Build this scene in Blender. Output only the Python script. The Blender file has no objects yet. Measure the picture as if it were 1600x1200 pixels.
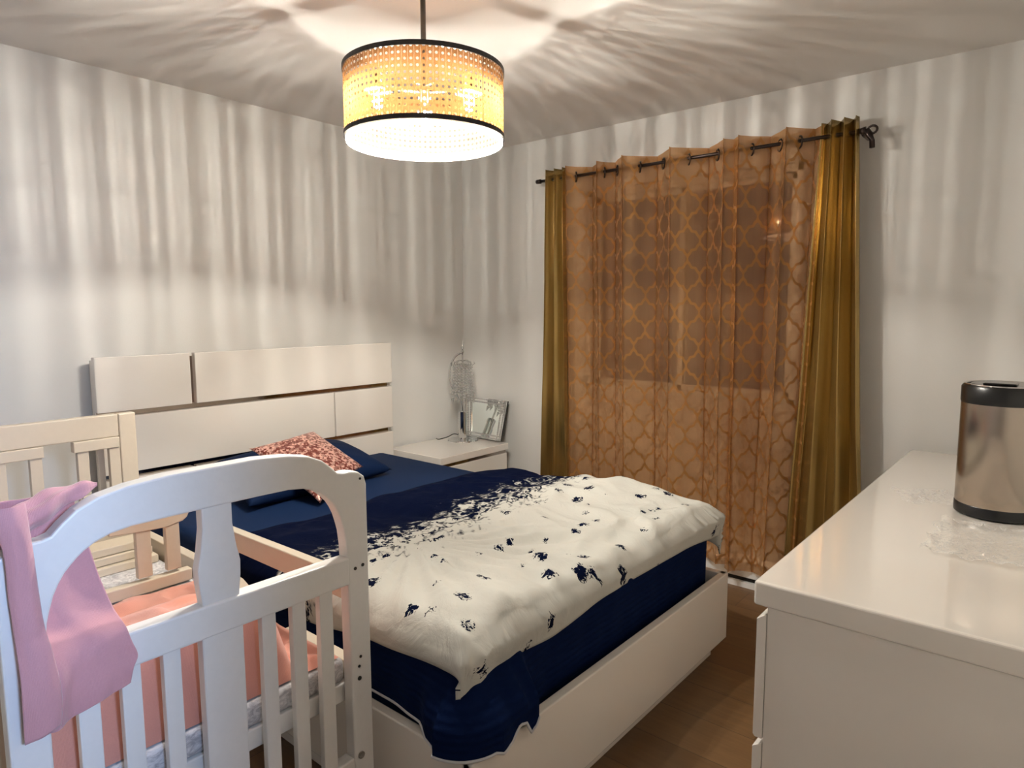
import bpy, bmesh, math, random
from mathutils import Vector, Matrix, noise
random.seed(7)
PI = math.pi
scn = bpy.context.scene
COL = scn.collection

# ------------------------------------------------------------------ camera
def set_camera():
    f, pitch, yaw, roll = 1050.66, 0.110382, 0.69885, -0.0035352
    cp, sp, cy, sy = math.cos(pitch), math.sin(pitch), math.cos(yaw), math.sin(yaw)
    F = Vector((cp*cy, cp*sy, -sp)); R = Vector((sy, -cy, 0)); U = R.cross(F)
    c, q = math.cos(roll), math.sin(roll)
    R2 = c*R + q*U; U2 = c*U - q*R
    cd = bpy.data.cameras.new('camera'); co = bpy.data.objects.new('camera', cd); COL.objects.link(co)
    m = Matrix((R2, U2, -F)).transposed().to_4x4()
    m.translation = Vector((-3.35069, -3.25224, 1.41511))
    co.matrix_world = m
    cd.sensor_fit = 'HORIZONTAL'; cd.sensor_width = 36.0; cd.lens = f*36.0/1600.0
    cd.clip_start = 0.02
    scn.camera = co
set_camera()

# ------------------------------------------------------------------ world, added cool light, exposure
w = bpy.data.worlds.new('world'); scn.world = w; w.use_nodes = True
w.node_tree.nodes['Background'].inputs[0].default_value = (0.010, 0.013, 0.022, 1)
w.node_tree.nodes['Background'].inputs[1].default_value = 1.0
scn.view_settings.view_transform = 'Standard'; scn.view_settings.look = 'None'
scn.view_settings.exposure = 0.42; scn.view_settings.gamma = 1.0
COOL_LIGHT_POWER = 6.5
BULB_STRENGTH = 24000.0
BULB_COL = (1.0, 0.95, 0.85, 1)
hl = bpy.data.lights.new('added_cool_light', 'AREA'); hl.shape = 'DISK'; hl.size = 0.35  # unseen area light added behind the camera for the cool tint on the crib
hl.energy = COOL_LIGHT_POWER; hl.color = (0.42, 0.62, 1.0); hl.spread = math.radians(70)
ho = bpy.data.objects.new('added_cool_light', hl); COL.objects.link(ho)
ho.location = (-3.25, -4.30, 1.80)
ho.rotation_euler = (Vector((-3.02, -1.9, 1.15)) - Vector(ho.location)).to_track_quat('-Z', 'Y').to_euler()

# ------------------------------------------------------------------ node helpers
class NT:
    def __init__(s, name):
        s.m = bpy.data.materials.new(name); s.m.use_nodes = True
        s.t = s.m.node_tree; s.t.nodes.clear()
        s.out = s.n('ShaderNodeOutputMaterial')
    def n(s, typ, **kw):
        nd = s.t.nodes.new(typ)
        for k, v in kw.items(): setattr(nd, k, v)
        return nd
    def l(s, a, b): s.t.links.new(a, b)
    def setin(s, nd, key, v):
        if hasattr(v, 'is_output') or isinstance(v, bpy.types.NodeSocket): s.l(v, nd.inputs[key])
        else: nd.inputs[key].default_value = v
    def math(s, op, a, b=0.0, c=None, clamp=False):
        nd = s.n('ShaderNodeMath', operation=op, use_clamp=clamp)
        s.setin(nd, 0, a); s.setin(nd, 1, b)
        if c is not None: s.setin(nd, 2, c)
        return nd.outputs[0]
    def noise(s, vec, scale, detail=3, rough=0.5, dist=0.0):
        nd = s.n('ShaderNodeTexNoise'); s.l(vec, nd.inputs['Vector'])
        nd.inputs['Scale'].default_value = scale; nd.inputs['Detail'].default_value = detail
        nd.inputs['Roughness'].default_value = rough; nd.inputs['Distortion'].default_value = dist
        return nd.outputs[0]
    def mapping(s, vec, scale=(1, 1, 1), rot=(0, 0, 0), loc=(0, 0, 0)):
        nd = s.n('ShaderNodeMapping'); s.l(vec, nd.inputs[0])
        nd.inputs['Scale'].default_value = scale; nd.inputs['Rotation'].default_value = rot
        nd.inputs['Location'].default_value = loc
        return nd.outputs[0]
    def mix(s, fac, a, b):
        nd = s.n('ShaderNodeMix', data_type='RGBA')
        s.setin(nd, 0, fac); s.setin(nd, 6, a); s.setin(nd, 7, b)
        return nd.outputs[2]
    def ramp(s, fac, lo, hi):
        nd = s.n('ShaderNodeMapRange'); nd.clamp = True
        s.setin(nd, 0, fac); nd.inputs[1].default_value = lo; nd.inputs[2].default_value = hi
        return nd.outputs[0]
    def bump(s, h, strength=0.2, dist=0.005):
        nd = s.n('ShaderNodeBump'); s.l(h, nd.inputs['Height'])
        nd.inputs['Strength'].default_value = strength; nd.inputs['Distance'].default_value = dist
        return nd.outputs[0]
    def coord(s, which='Object'):
        return s.n('ShaderNodeTexCoord').outputs[which]
    def xyz(s, vec):
        nd = s.n('ShaderNodeSeparateXYZ'); s.l(vec, nd.inputs[0]); return nd.outputs
    def bsdf(s, col, rough=0.5, metal=0.0, coat=0.0, normal=None, sheen=0.0, spec=None, link=True):
        p = s.n('ShaderNodeBsdfPrincipled')
        s.setin(p, 'Base Color', col); s.setin(p, 'Roughness', rough); s.setin(p, 'Metallic', metal)
        p.inputs['Coat Weight'].default_value = coat; p.inputs['Coat Roughness'].default_value = 0.05
        p.inputs['Sheen Weight'].default_value = sheen
        if spec is not None: p.inputs['Specular IOR Level'].default_value = spec
        if normal is not None: s.l(normal, p.inputs['Normal'])
        if link: s.l(p.outputs[0], s.out.inputs[0])
        return p
    def mixsh(s, fac, a, b):
        nd = s.n('ShaderNodeMixShader'); s.setin(nd, 0, fac); s.l(a, nd.inputs[1]); s.l(b, nd.inputs[2])
        return nd.outputs[0]

def simple(name, col, rough=0.5, metal=0.0, coat=0.0, nscale=0, nstr=0.1, var=0.04, sheen=0.0, spec=None, ndist=0.002):
    t = NT(name); c = t.coord()
    c4 = (*col, 1)
    nz = t.noise(c, nscale or 6.0, 4)
    dark = tuple(max(0, v*(1-var*2)) for v in col) + (1,)
    colr = t.mix(nz, dark, c4)
    nm = t.bump(t.noise(c, nscale, 3), nstr, ndist) if nscale else None
    t.bsdf(colr, rough, metal, coat, nm, sheen, spec)
    return t.m

M = {}
M['wall'] = simple('wall_paint', (0.715, 0.70, 0.67), 0.42, nscale=180, nstr=0.10, var=0.01, spec=0.35)
M['ceiling'] = simple('ceiling_paint', (0.74, 0.705, 0.67), 0.75, nscale=120, nstr=0.10, var=0.01)
M['lacquer'] = simple('cream_white_gloss_lacquer', (0.86, 0.81, 0.745), 0.13, coat=0.6, nscale=0, var=0.01)
M['lacquer_top'] = simple('white_gloss_lacquer_top', (0.86, 0.81, 0.74), 0.06, coat=1.0, nscale=0, var=0.01)
M['crib_white'] = simple('white_crib_paint', (0.83, 0.81, 0.78), 0.38, nscale=60, nstr=0.15, var=0.03)
M['crib_cream'] = simple('cream_crib_paint', (0.60, 0.52, 0.41), 0.38, nscale=60, nstr=0.15, var=0.03)
M['mirror_strip'] = simple('bronze_mirror_strip', (0.42, 0.36, 0.32), 0.06, metal=1.0, var=0.0)
M['mirror'] = simple('mirror_glass', (0.80, 0.85, 0.83), 0.02, metal=1.0, var=0.0)
M['chrome'] = simple('polished_chrome', (0.75, 0.76, 0.76), 0.06, metal=1.0, var=0.0)
M['bronze'] = simple('dark_bronze_metal', (0.06, 0.045, 0.04), 0.3, metal=0.85, var=0.05)
M['black_metal'] = simple('matte_black_metal', (0.018, 0.016, 0.015), 0.4, metal=0.3)
M['stem_metal'] = simple('dark_grey_metal', (0.10, 0.098, 0.09), 0.4, metal=0.5)
M['black_plastic'] = simple('black_plastic', (0.006, 0.006, 0.006), 0.28)
M['black_gloss'] = simple('gloss_black_plastic', (0.006, 0.006, 0.006), 0.08)
M['dark_hole'] = simple('dark_screw_hole', (0.02, 0.018, 0.016), 0.7)
M['bolt'] = simple('worn_steel_bolt', (0.42, 0.40, 0.37), 0.4, metal=0.8, nscale=300, var=0.3)
M['heater'] = simple('white_heater_enamel', (0.78, 0.77, 0.75), 0.35)
M['white_trim'] = simple('white_piping_fabric', (0.62, 0.62, 0.64), 0.8)
M['vinyl'] = simple('white_vinyl_frame', (0.72, 0.72, 0.70), 0.35)
M['pane_wood'] = simple('dark_cavity', (0.02, 0.018, 0.015), 0.8)

def navy(name, col, stripes, rough=0.75):
    t = NT(name); c = t.coord(); x, y, z = t.xyz(c)
    wv = t.n('ShaderNodeTexWave'); wv.bands_direction = stripes
    t.l(c, wv.inputs[0]); wv.inputs['Scale'].default_value = 16; wv.inputs['Distortion'].default_value = 1.4
    wv.inputs['Detail'].default_value = 2; wv.inputs['Detail Scale'].default_value = 1.5
    fine = t.noise(c, 500, 2)
    h = t.math('ADD', t.math('MULTIPLY', wv.outputs[1], 0.7), t.math('MULTIPLY', fine, 0.3))
    t.bsdf(t.mix(fine, tuple(v*0.85 for v in col)+(1,), (*col, 1)), rough, normal=t.bump(h, 0.45, 0.005), sheen=0.0, spec=0.05)
    return t.m
M['navy_sheet'] = simple('navy_fitted_sheet', (0.009, 0.024, 0.075), 0.7, nscale=400, nstr=0.2, var=0.08, sheen=0.0, spec=0.06)
M['navy_spread'] = navy('navy_ribbed_bedspread', (0.0025, 0.010, 0.048), 'Z')
M['navy_pillow'] = simple('navy_pillow_cover', (0.006, 0.017, 0.058), 0.7, nscale=300, nstr=0.2, var=0.08, sheen=0.0, spec=0.06)

def gold_satin():
    t = NT('gold_satin_curtain'); c = t.coord()
    n1 = t.noise(t.mapping(c, (60, 60, 1.2)), 1.0, 2)
    p = t.bsdf(t.mix(n1, (0.36, 0.23, 0.07, 1), (0.50, 0.36, 0.14, 1)), 0.26, metal=0.85)
    p.inputs['Anisotropic'].default_value = 0.5
    return t.m
M['gold'] = gold_satin()

def sheer():
    t = NT('sheer_brown_trellis_fabric'); uv = t.coord('UV')
    u, v, _ = t.xyz(uv)
    U = t.math('DIVIDE', u, 0.125); V = t.math('DIVIDE', v, 0.185)
    a = t.math('ADD', U, V); b = t.math('SUBTRACT', U, V)
    def warp(p, q):
        s1 = t.math('SINE', t.math('MULTIPLY', q, 2*PI))
        s2 = t.math('SINE', t.math('MULTIPLY', q, 6*PI))
        w_ = t.math('ADD', t.math('MULTIPLY', s1, 0.075), t.math('MULTIPLY', s2, 0.022))
        f = t.math('FRACT', t.math('ADD', t.math('ADD', p, w_), 100.5))
        return t.math('ABSOLUTE', t.math('SUBTRACT', f, 0.5))
    d = t.math('MINIMUM', warp(a, b), warp(b, a))
    line = t.math('SUBTRACT', 1.0, t.ramp(d, 0.055, 0.072))
    hem = t.ramp(v, 2.085, 2.10)
    weave = t.noise(t.mapping(uv, (900, 900, 1)), 1.0, 1)
    streak = t.noise(t.mapping(uv, (90, 1, 1)), 1.0, 2)
    cbase = t.mix(streak, (0.45, 0.225, 0.085, 1), (0.55, 0.295, 0.12, 1))
    dif = t.n('ShaderNodeBsdfDiffuse'); t.l(cbase, dif.inputs[0])
    tra = t.n('ShaderNodeBsdfTranslucent'); t.l(cbase, tra.inputs[0])
    glo = t.n('ShaderNodeBsdfGlossy'); glo.inputs[0].default_value = (0.75, 0.50, 0.30, 1); glo.inputs[1].default_value = 0.38
    cloth = t.mixsh(0.16, t.mixsh(0.25, dif.outputs[0], tra.outputs[0]), glo.outputs[0])
    lp = t.bsdf((0.43, 0.195, 0.05, 1), 0.28, metal=0.45, link=False)
    tr = t.n('ShaderNodeBsdfTransparent'); tr.inputs[0].default_value = (0.95, 0.78, 0.62, 1)
    seethru = t.math('MULTIPLY', t.math('ADD', 0.50, t.math('MULTIPLY', weave, 0.06)), t.math('SUBTRACT', 1.0, t.math('MULTIPLY', hem, 0.6)))
    body = t.mixsh(seethru, cloth, tr.outputs[0])
    lsh = t.mixsh(0.10, lp.outputs[0], tr.outputs[0])
    t.l(t.mixsh(line, body, lsh), t.out.inputs[0])
    return t.m
M['sheer'] = sheer()

def floor_mat():
    t = NT('brown_wood_look_floor'); c = t.coord()
    vec = t.mapping(c, (1, 1, 1), (0, 0, PI/2))
    br = t.n('ShaderNodeTexBrick'); t.l(vec, br.inputs[0])
    br.inputs['Scale'].default_value = 1.0; br.inputs['Brick Width'].default_value = 1.2; br.inputs['Row Height'].default_value = 0.19
    br.inputs['Mortar Size'].default_value = 0.0018; br.inputs['Mortar Smooth'].default_value = 0.2
    br.inputs['Color1'].default_value = (0.125, 0.063, 0.024, 1); br.inputs['Color2'].default_value = (0.185, 0.100, 0.042, 1)
    br.inputs['Mortar'].default_value = (0.035, 0.018, 0.008, 1); br.offset = 0.37
    g = t.noise(t.mapping(c, (16, 1.3, 1)), 3.0, 6, 0.6, 0.6)
    g2 = t.noise(t.mapping(c, (60, 3, 1)), 2.0, 3)
    col = t.mix(t.ramp(g, 0.3, 0.72), t.mix(0.42, br.outputs[0], (0.05, 0.024, 0.010, 1)), br.outputs[0])
    col = t.mix(t.math('MULTIPLY', g2, 0.35), col, (0.22, 0.13, 0.06, 1))
    t.bsdf(col, 0.42, normal=t.bump(br.outputs[1], 0.3, 0.002))
    return t.m
M['floor'] = floor_mat()

def duvet_mat():
    t = NT('white_comforter_with_navy_print'); uv = t.coord('UV')
    u, v, _ = t.xyz(uv)
    # v = metres from the head edge; navy field, ragged border of blossoms, then a scattered sprig print
    n1 = t.noise(uv, 5.5, 3, 0.6); n2 = t.noise(uv, 24.0, 5, 0.66)
    vo = t.n('ShaderNodeTexVoronoi'); vo.feature = 'DISTANCE_TO_EDGE'; t.l(t.mapping(uv, (34, 34, 1)), vo.inputs[0])
    vo.inputs['Scale'].default_value = 1.0
    d = t.math('SUBTRACT', v, 0.465)
    d = t.math('ADD', d, t.math('MULTIPLY', t.math('SUBTRACT', n1, 0.5), 0.30))
    d = t.math('ADD', d, t.math('MULTIPLY', t.math('SUBTRACT', n2, 0.5), 0.42))
    navyf = t.math('SUBTRACT', 1.0, t.ramp(d, -0.004, 0.006))
    border = t.math('MULTIPLY', t.ramp(d, -0.13, -0.05), t.math('SUBTRACT', 1.0, t.ramp(d, 0.05, 0.12)))
    veins = t.math('MULTIPLY', border, t.ramp(vo.outputs[0], 0.17, 0.10))
    veins = t.math('MULTIPLY', veins, t.ramp(t.noise(uv, 22, 2), 0.46, 0.54))
    # sprigs
    def sprig(scale, rad, off, thr, keep):
        vv = t.n('ShaderNodeTexVoronoi'); vv.feature = 'F1'
        t.l(t.mapping(uv, (scale, scale, 1), loc=off), vv.inputs[0]); vv.inputs['Scale'].default_value = 1.0; vv.inputs['Randomness'].default_value = 0.55
        dd = vv.outputs['Distance']
        r_, g_, b_ = t.xyz(vv.outputs['Color'])
        nn = t.noise(t.mapping(uv, (1, 1, 1), loc=off), 62, 3, 0.65, 1.2)
        k = t.math('ADD', t.math('DIVIDE', dd, t.math('MULTIPLY', rad, t.math('ADD', 0.6, t.math('MULTIPLY', r_, 0.6)))), t.math('MULTIPLY', t.math('SUBTRACT', nn, 0.5), 4.5))
        m_ = t.math('SUBTRACT', 1.0, t.ramp(k, thr-0.05, thr+0.05))
        m_ = t.math('MULTIPLY', m_, t.math('LESS_THAN', dd, t.math('MULTIPLY', rad, 1.5)))
        return t.math('MULTIPLY', m_, t.math('LESS_THAN', g_, keep))
    s = t.math('MAXIMUM', sprig(10.5, 0.20, (0, 0, 0), 1.05, 0.97), sprig(7.5, 0.12, (3.3, 1.7, 0), 1.05, 0.85))
    dark = t.math('MAXIMUM', navyf, s)
    inv = t.math('MULTIPLY', t.math('LESS_THAN', d, 0.0), veins)       # pale petals inside the navy edge
    petals = t.math('SUBTRACT', 1.0, inv)
    dark = t.math('MULTIPLY', dark, petals)
    dark = t.math('MAXIMUM', dark, t.math('MULTIPLY', t.math('GREATER_THAN', d, 0.0), veins), clamp=True)
    col = t.mix(dark, (0.56, 0.55, 0.50, 1), (0.0015, 0.004, 0.020, 1))
    t.bsdf(col, 0.85, normal=t.bump(t.noise(uv, 11, 5, 0.55, 0.8), 0.42, 0.02), spec=0.04)
    return t.m
M['duvet'] = duvet_mat()

def sequin():
    t = NT('pink_sequin_fabric'); c = t.coord()
    vo = t.n('ShaderNodeTexVoronoi'); t.l(c, vo.inputs[0]); vo.inputs['Scale'].default_value = 105
    r_, g_, b_ = t.xyz(vo.outputs['Color'])
    col = t.mix(t.ramp(r_, 0.35, 0.75), (0.24, 0.055, 0.04, 1), (0.90, 0.55, 0.46, 1))
    nd = t.n('ShaderNodeBump'); t.l(g_, nd.inputs['Height']); nd.inputs['Strength'].default_value = 0.8; nd.inputs['Distance'].default_value = 0.004
    t.bsdf(col, 0.3, metal=0.5, normal=nd.outputs[0])
    return t.m
M['sequin'] = sequin()

def knit(name, col):
    t = NT(name); c = t.coord()
    vo = t.n('ShaderNodeTexWave'); t.l(c, vo.inputs[0]); vo.inputs['Scale'].default_value = 150; vo.inputs['Distortion'].default_value = 1.0
    fz = t.noise(c, 600, 2)
    t.bsdf(t.mix(fz, tuple(v*0.86 for v in col)+(1,), (*col, 1)), 0.9, normal=t.bump(t.math('ADD', vo.outputs[1], fz), 0.25, 0.001), sheen=0.35)
    return t.m
M['pink_knit'] = knit('pink_knit_cloth', (0.66, 0.33, 0.36))
M['peach_blanket'] = knit('coral_pink_fleece', (0.70, 0.31, 0.235))

def marble():
    t = NT('grey_marbled_mattress_cover'); c = t.coord()
    n_ = t.noise(t.mapping(c, (1, 1, 1.6)), 26, 5, 0.65, 2.2)
    t.bsdf(t.mix(t.ramp(n_, 0.40, 0.62), (0.40, 0.39, 0.41, 1), (0.74, 0.72, 0.72, 1)), 0.6)
    return t.m
M['marble'] = marble()

def cane():
    t = NT('woven_cane_webbing'); uv = t.coord('UV'); u, v, _ = t.xyz(uv)
    fu = t.math('SUBTRACT', t.math('FRACT', u), 0.5); fv = t.math('SUBTRACT', t.math('FRACT', v), 0.5)
    r_ = t.math('SQRT', t.math('ADD', t.math('MULTIPLY', fu, fu), t.math('MULTIPLY', fv, fv)))
    hole = t.math('LESS_THAN', r_, 0.232)
    # narrow slit between the paired upright strands
    slit = t.math('LESS_THAN', t.math('ABSOLUTE', t.math('SUBTRACT', t.math('ABSOLUTE', fu), 0.455)), 0.010)
    hole = t.math('MAXIMUM', hole, slit)
    n_ = t.noise(t.mapping(uv, (3, 3, 1)), 1.0, 2)
    col = t.mix(n_, (0.055, 0.022, 0.008, 1), (0.11, 0.050, 0.016, 1))
    dif = t.n('ShaderNodeBsdfDiffuse'); t.l(col, dif.inputs[0])
    tra = t.n('ShaderNodeBsdfTranslucent'); t.l(col, tra.inputs[0])
    tr = t.n('ShaderNodeBsdfTransparent')
    t.l(t.mixsh(hole, t.mixsh(0.26, dif.outputs[0], tra.outputs[0]), tr.outputs[0]), t.out.inputs[0])
    return t.m
M['cane'] = cane()

def emis(name, col, strength, mixtr=None):
    t = NT(name); e = t.n('ShaderNodeEmission'); e.inputs[0].default_value = col; e.inputs[1].default_value = strength
    if mixtr is None: t.l(e.outputs[0], t.out.inputs[0])
    else:
        tr = t.n('ShaderNodeBsdfTransparent'); t.l(t.mixsh(mixtr, e.outputs[0], tr.outputs[0]), t.out.inputs[0])
    return t.m
M['filament'] = emis('glowing_filament', BULB_COL, BULB_STRENGTH)
M['bulb'] = emis('glowing_bulb_glass', BULB_COL, 60.0, 0.80)

def clear(name, tint=(1, 1, 1), trans=0.85, rough=0.03, milky=0.0):
    t = NT(name)
    g = t.n('ShaderNodeBsdfGlossy'); g.inputs[1].default_value = rough
    d_ = t.n('ShaderNodeBsdfTranslucent'); d_.inputs[0].default_value = (0.9, 0.88, 0.85, 1)
    df = t.n('ShaderNodeBsdfDiffuse'); df.inputs[0].default_value = (0.9, 0.88, 0.85, 1)
    tr = t.n('ShaderNodeBsdfTransparent'); tr.inputs[0].default_value = (*tint, 1)
    lw = t.n('ShaderNodeLayerWeight'); lw.inputs[0].default_value = 0.25
    fac = t.math('ADD', t.math('MULTIPLY', lw.outputs[0], 0.8), 1.0-trans, clamp=True)
    s = t.mixsh(fac, tr.outputs[0], g.outputs[0])
    if milky: s = t.mixsh(milky, s, t.mixsh(0.5, d_.outputs[0], df.outputs[0]))
    t.l(s, t.out.inputs[0]); return t.m
M['crystal'] = clear('crystal_glass', (0.97, 0.97, 0.97), 0.80, 0.05, 0.30)
M['acrylic'] = clear('clear_acrylic', (1, 1, 1), 0.95, 0.1, 0.02)
def film_mat():
    t = NT('thin_clear_plastic_film')
    g = t.n('ShaderNodeBsdfGlossy'); g.inputs[1].default_value = 0.12
    df = t.n('ShaderNodeBsdfDiffuse'); df.inputs[0].default_value = (0.95, 0.93, 0.90, 1)
    tr = t.n('ShaderNodeBsdfTransparent')
    nn = t.noise(t.coord(), 45, 3, 0.6, 1.5)
    fac = t.math('ADD', 0.16, t.math('MULTIPLY', t.ramp(t.math('ABSOLUTE', t.math('SUBTRACT', nn, 0.5)), 0.05, 0.0), 0.5))
    t.l(t.mixsh(fac, tr.outputs[0], t.mixsh(0.30, df.outputs[0], g.outputs[0])), t.out.inputs[0]); return t.m
M['plastic_film'] = film_mat()
def rim_mat():
    t = NT('pale_pink_rim_strip'); d_ = t.n('ShaderNodeBsdfDiffuse'); d_.inputs[0].default_value = (0.80, 0.70, 0.68, 1)
    tr = t.n('ShaderNodeBsdfTranslucent'); tr.inputs[0].default_value = (0.85, 0.78, 0.74, 1)
    t.l(t.mixsh(0.6, d_.outputs[0], tr.outputs[0]), t.out.inputs[0]); return t.m
M['rim'] = rim_mat()
def window_glass():
    t = NT('window_glass'); g = t.n('ShaderNodeBsdfGlossy'); g.inputs[1].default_value = 0.0
    tr = t.n('ShaderNodeBsdfTransparent'); fr = t.n('ShaderNodeFresnel'); fr.inputs[0].default_value = 1.6
    t.l(t.mixsh(t.math('MULTIPLY', fr.outputs[0], 2.0, clamp=True), tr.outputs[0], g.outputs[0]), t.out.inputs[0]); return t.m
M['glass'] = window_glass()
def brushed():
    t = NT('brushed_stainless_steel'); c = t.coord()
    n_ = t.noise(t.mapping(c, (2, 2, 400)), 1.0, 2)
    p = t.bsdf((0.40, 0.34, 0.285, 1), t.math('ADD', 0.20, t.math('MULTIPLY', n_, 0.08)), metal=1.0)
    tg = t.n('ShaderNodeTangent'); tg.direction_type = 'RADIAL'; tg.axis = 'Z'
    p.inputs['Anisotropic'].default_value = 0.8; t.l(tg.outputs[0], p.inputs['Tangent'])
    return t.m
M['steel'] = brushed()

# ------------------------------------------------------------------ object helpers
def wloc(o):
    v = Vector((0, 0, 0))
    while o is not None: v += o.location; o = o.parent
    return v
def link(name, bm, mat, parent=None, smooth=False, props=None, recalc=True):
    if recalc: bmesh.ops.recalc_face_normals(bm, faces=bm.faces)
    if parent is not None: off = wloc(parent); loc = Vector((0, 0, 0))
    else:
        xs = [v.co for v in bm.verts]
        off = Vector(((min(c.x for c in xs)+max(c.x for c in xs))/2, (min(c.y for c in xs)+max(c.y for c in xs))/2, min(c.z for c in xs)))
        loc = off.copy()
    bmesh.ops.translate(bm, verts=bm.verts, vec=-off)
    me = bpy.data.meshes.new(name); bm.to_mesh(me); bm.free()
    if smooth:
        for p in me.polygons: p.use_smooth = True
    me.materials.append(mat)
    o = bpy.data.objects.new(name, me); COL.objects.link(o); o.location = loc
    if parent is not None: o.parent = parent
    for k, v in (props or {}).items(): o[k] = v
    return o
def thing(name, loc, label, cat, group=None):
    o = bpy.data.objects.new(name, None); COL.objects.link(o); o.location = loc; o.empty_display_size = 0.1
    o['label'] = label; o['category'] = cat
    if group: o['group'] = group
    return o
def P(label, cat, group=None):
    d = {'label': label, 'category': cat}
    if group: d['group'] = group
    return d
ST = {'kind': 'structure'}
def add_box(bm, x0, x1, y0, y1, z0, z1, bev=0.0, seg=2):
    b = bmesh.new()
    vs = [b.verts.new((x, y, z)) for z in (z0, z1) for y in (y0, y1) for x in (x0, x1)]
    for q in ((0, 1, 3, 2), (4, 5, 7, 6), (0, 1, 5, 4), (2, 3, 7, 6), (0, 2, 6, 4), (1, 3, 7, 5)): b.faces.new([vs[i] for i in q])
    bmesh.ops.recalc_face_normals(b, faces=b.faces)
    if bev: bmesh.ops.bevel(b, geom=b.edges[:], offset=bev, segments=seg, affect='EDGES', profile=0.5)
    merge(bm, b)
def merge(bm, b):
    me = bpy.data.meshes.new('tmp'); b.to_mesh(me); b.free(); bm.from_mesh(me); bpy.data.meshes.remove(me)
def box(name, x0, x1, y0, y1, z0, z1, mat, parent=None, bev=0.0, props=None, seg=2, smooth=False):
    bm = bmesh.new(); add_box(bm, x0, x1, y0, y1, z0, z1, bev, seg)
    return link(name, bm, mat, parent, smooth, props)
def prism(name, pts, axis, a0, a1, mat, parent=None, bev=0.0, props=None):
    # pts: outline in the two other axes (order x,y,z without axis)
    bm = bmesh.new()
    def P3(p, a):
        if axis == 'y': return (p[0], a, p[1])
        if axis == 'x': return (a, p[0], p[1])
        return (p[0], p[1], a)
    A = [bm.verts.new(P3(p, a0)) for p in pts]; B = [bm.verts.new(P3(p, a1)) for p in pts]
    bm.faces.new(A); bm.faces.new(B[::-1]); n = len(pts)
    for i in range(n): bm.faces.new((A[i], A[(i+1) % n], B[(i+1) % n], B[i]))
    bmesh.ops.recalc_face_normals(bm, faces=bm.faces)
    if bev:
        es = [e for e in bm.edges if len(e.link_faces) == 2 and e.calc_face_angle(0) > 0.6]
        bmesh.ops.bevel(bm, geom=es, offset=bev, segments=2, affect='EDGES', profile=0.5)
    return link(name, bm, mat, parent, False, props)
def add_tube(bm, pts, r, seg=10, close=False, caps=True):
    pts = [Vector(p) for p in pts]; n = len(pts); rings = []
    up = Vector((0, 0, 1))
    for i, p in enumerate(pts):
        a = pts[(i-1) % n] if (close or i > 0) else p; b = pts[(i+1) % n] if (close or i < n-1) else p
        t = (b-a).normalized(); ref = up if abs(t.z) < 0.9 else Vector((1, 0, 0))
        s = t.cross(ref).normalized(); q = s.cross(t)
        rr = r[i] if isinstance(r, (list, tuple)) else r
        rings.append([bm.verts.new(p + rr*(math.cos(k*2*PI/seg)*s + math.sin(k*2*PI/seg)*q)) for k in range(seg)])
    m = n if close else n-1
    for i in range(m):
        A, B = rings[i], rings[(i+1) % n]
        for k in range(seg): bm.faces.new((A[k], A[(k+1) % seg], B[(k+1) % seg], B[k]))
    if caps and not close: bm.faces.new(rings[0][::-1]); bm.faces.new(rings[-1])
def tube(name, pts, r, mat, parent=None, seg=10, close=False, props=None):
    bm = bmesh.new(); add_tube(bm, pts, r, seg, close); return link(name, bm, mat, parent, True, props)
def add_lathe(bm, prof, c, seg=48, capb=True, capt=True):
    rings = [[bm.verts.new((c[0]+r*math.cos(k*2*PI/seg), c[1]+r*math.sin(k*2*PI/seg), c[2]+z)) for k in range(seg)] for r, z in prof]
    for A, B in zip(rings, rings[1:]):
        for k in range(seg): bm.faces.new((A[k], A[(k+1) % seg], B[(k+1) % seg], B[k]))
    if capb: bm.faces.new(rings[0][::-1])
    if capt: bm.faces.new(rings[-1])
def lathe(name, prof, c, mat, parent=None, seg=48, props=None, capb=True, capt=True, smooth=True):
    bm = bmesh.new(); add_lathe(bm, prof, c, seg, capb, capt)
    o = link(name, bm, mat, parent, False, props)
    if smooth:
        for p in o.data.polygons: p.use_smooth = len(p.vertices) == 4
        mark_sharp(o)
    return o
def mark_sharp(o, ang=0.6):
    try: o.data.set_sharp_from_angle(angle=ang)
    except Exception: pass
def grid(name, f, nu, nv, mat, parent=None, thick=0.0, props=None, uvf=None, closeu=False, off=1.0):
    bm = bmesh.new(); uvl = bm.loops.layers.uv.new('UVMap')
    V = [[bm.verts.new(f(i/nu, j/nv)) for j in range(nv+1)] for i in range(nu if closeu else nu+1)]
    for i in range(nu):
        for j in range(nv):
            i2 = (i+1) % len(V)
            fc = bm.faces.new((V[i][j], V[i2][j], V[i2][j+1], V[i][j+1]))
            for lp, (a, b) in zip(fc.loops, ((i, j), (i+1, j), (i+1, j+1), (i, j+1))):
                lp[uvl].uv = uvf(a/nu, b/nv) if uvf else (a/nu, b/nv)
    o = link(name, bm, mat, parent, True, props, recalc=True)
    if thick:
        md = o.modifiers.new('thickness', 'SOLIDIFY'); md.thickness = thick; md.offset = off
    return o
def nz(x, y, z=0.0, s=1.0): return noise.noise(Vector((x*s, y*s, z*s)))
def ss(a, b, x):
    t = min(1, max(0, (x-a)/(b-a))) if a != b else 0
    return t*t*(3-2*t)
def lerp(a, b, t): return a+(b-a)*t
def interp(tab, x):
    if x <= tab[0][0]: return tab[0][1]
    for (x0, y0), (x1, y1) in zip(tab, tab[1:]):
        if x <= x1: return lerp(y0, y1, ss(x0, x1, x))
    return tab[-1][1]

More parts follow.
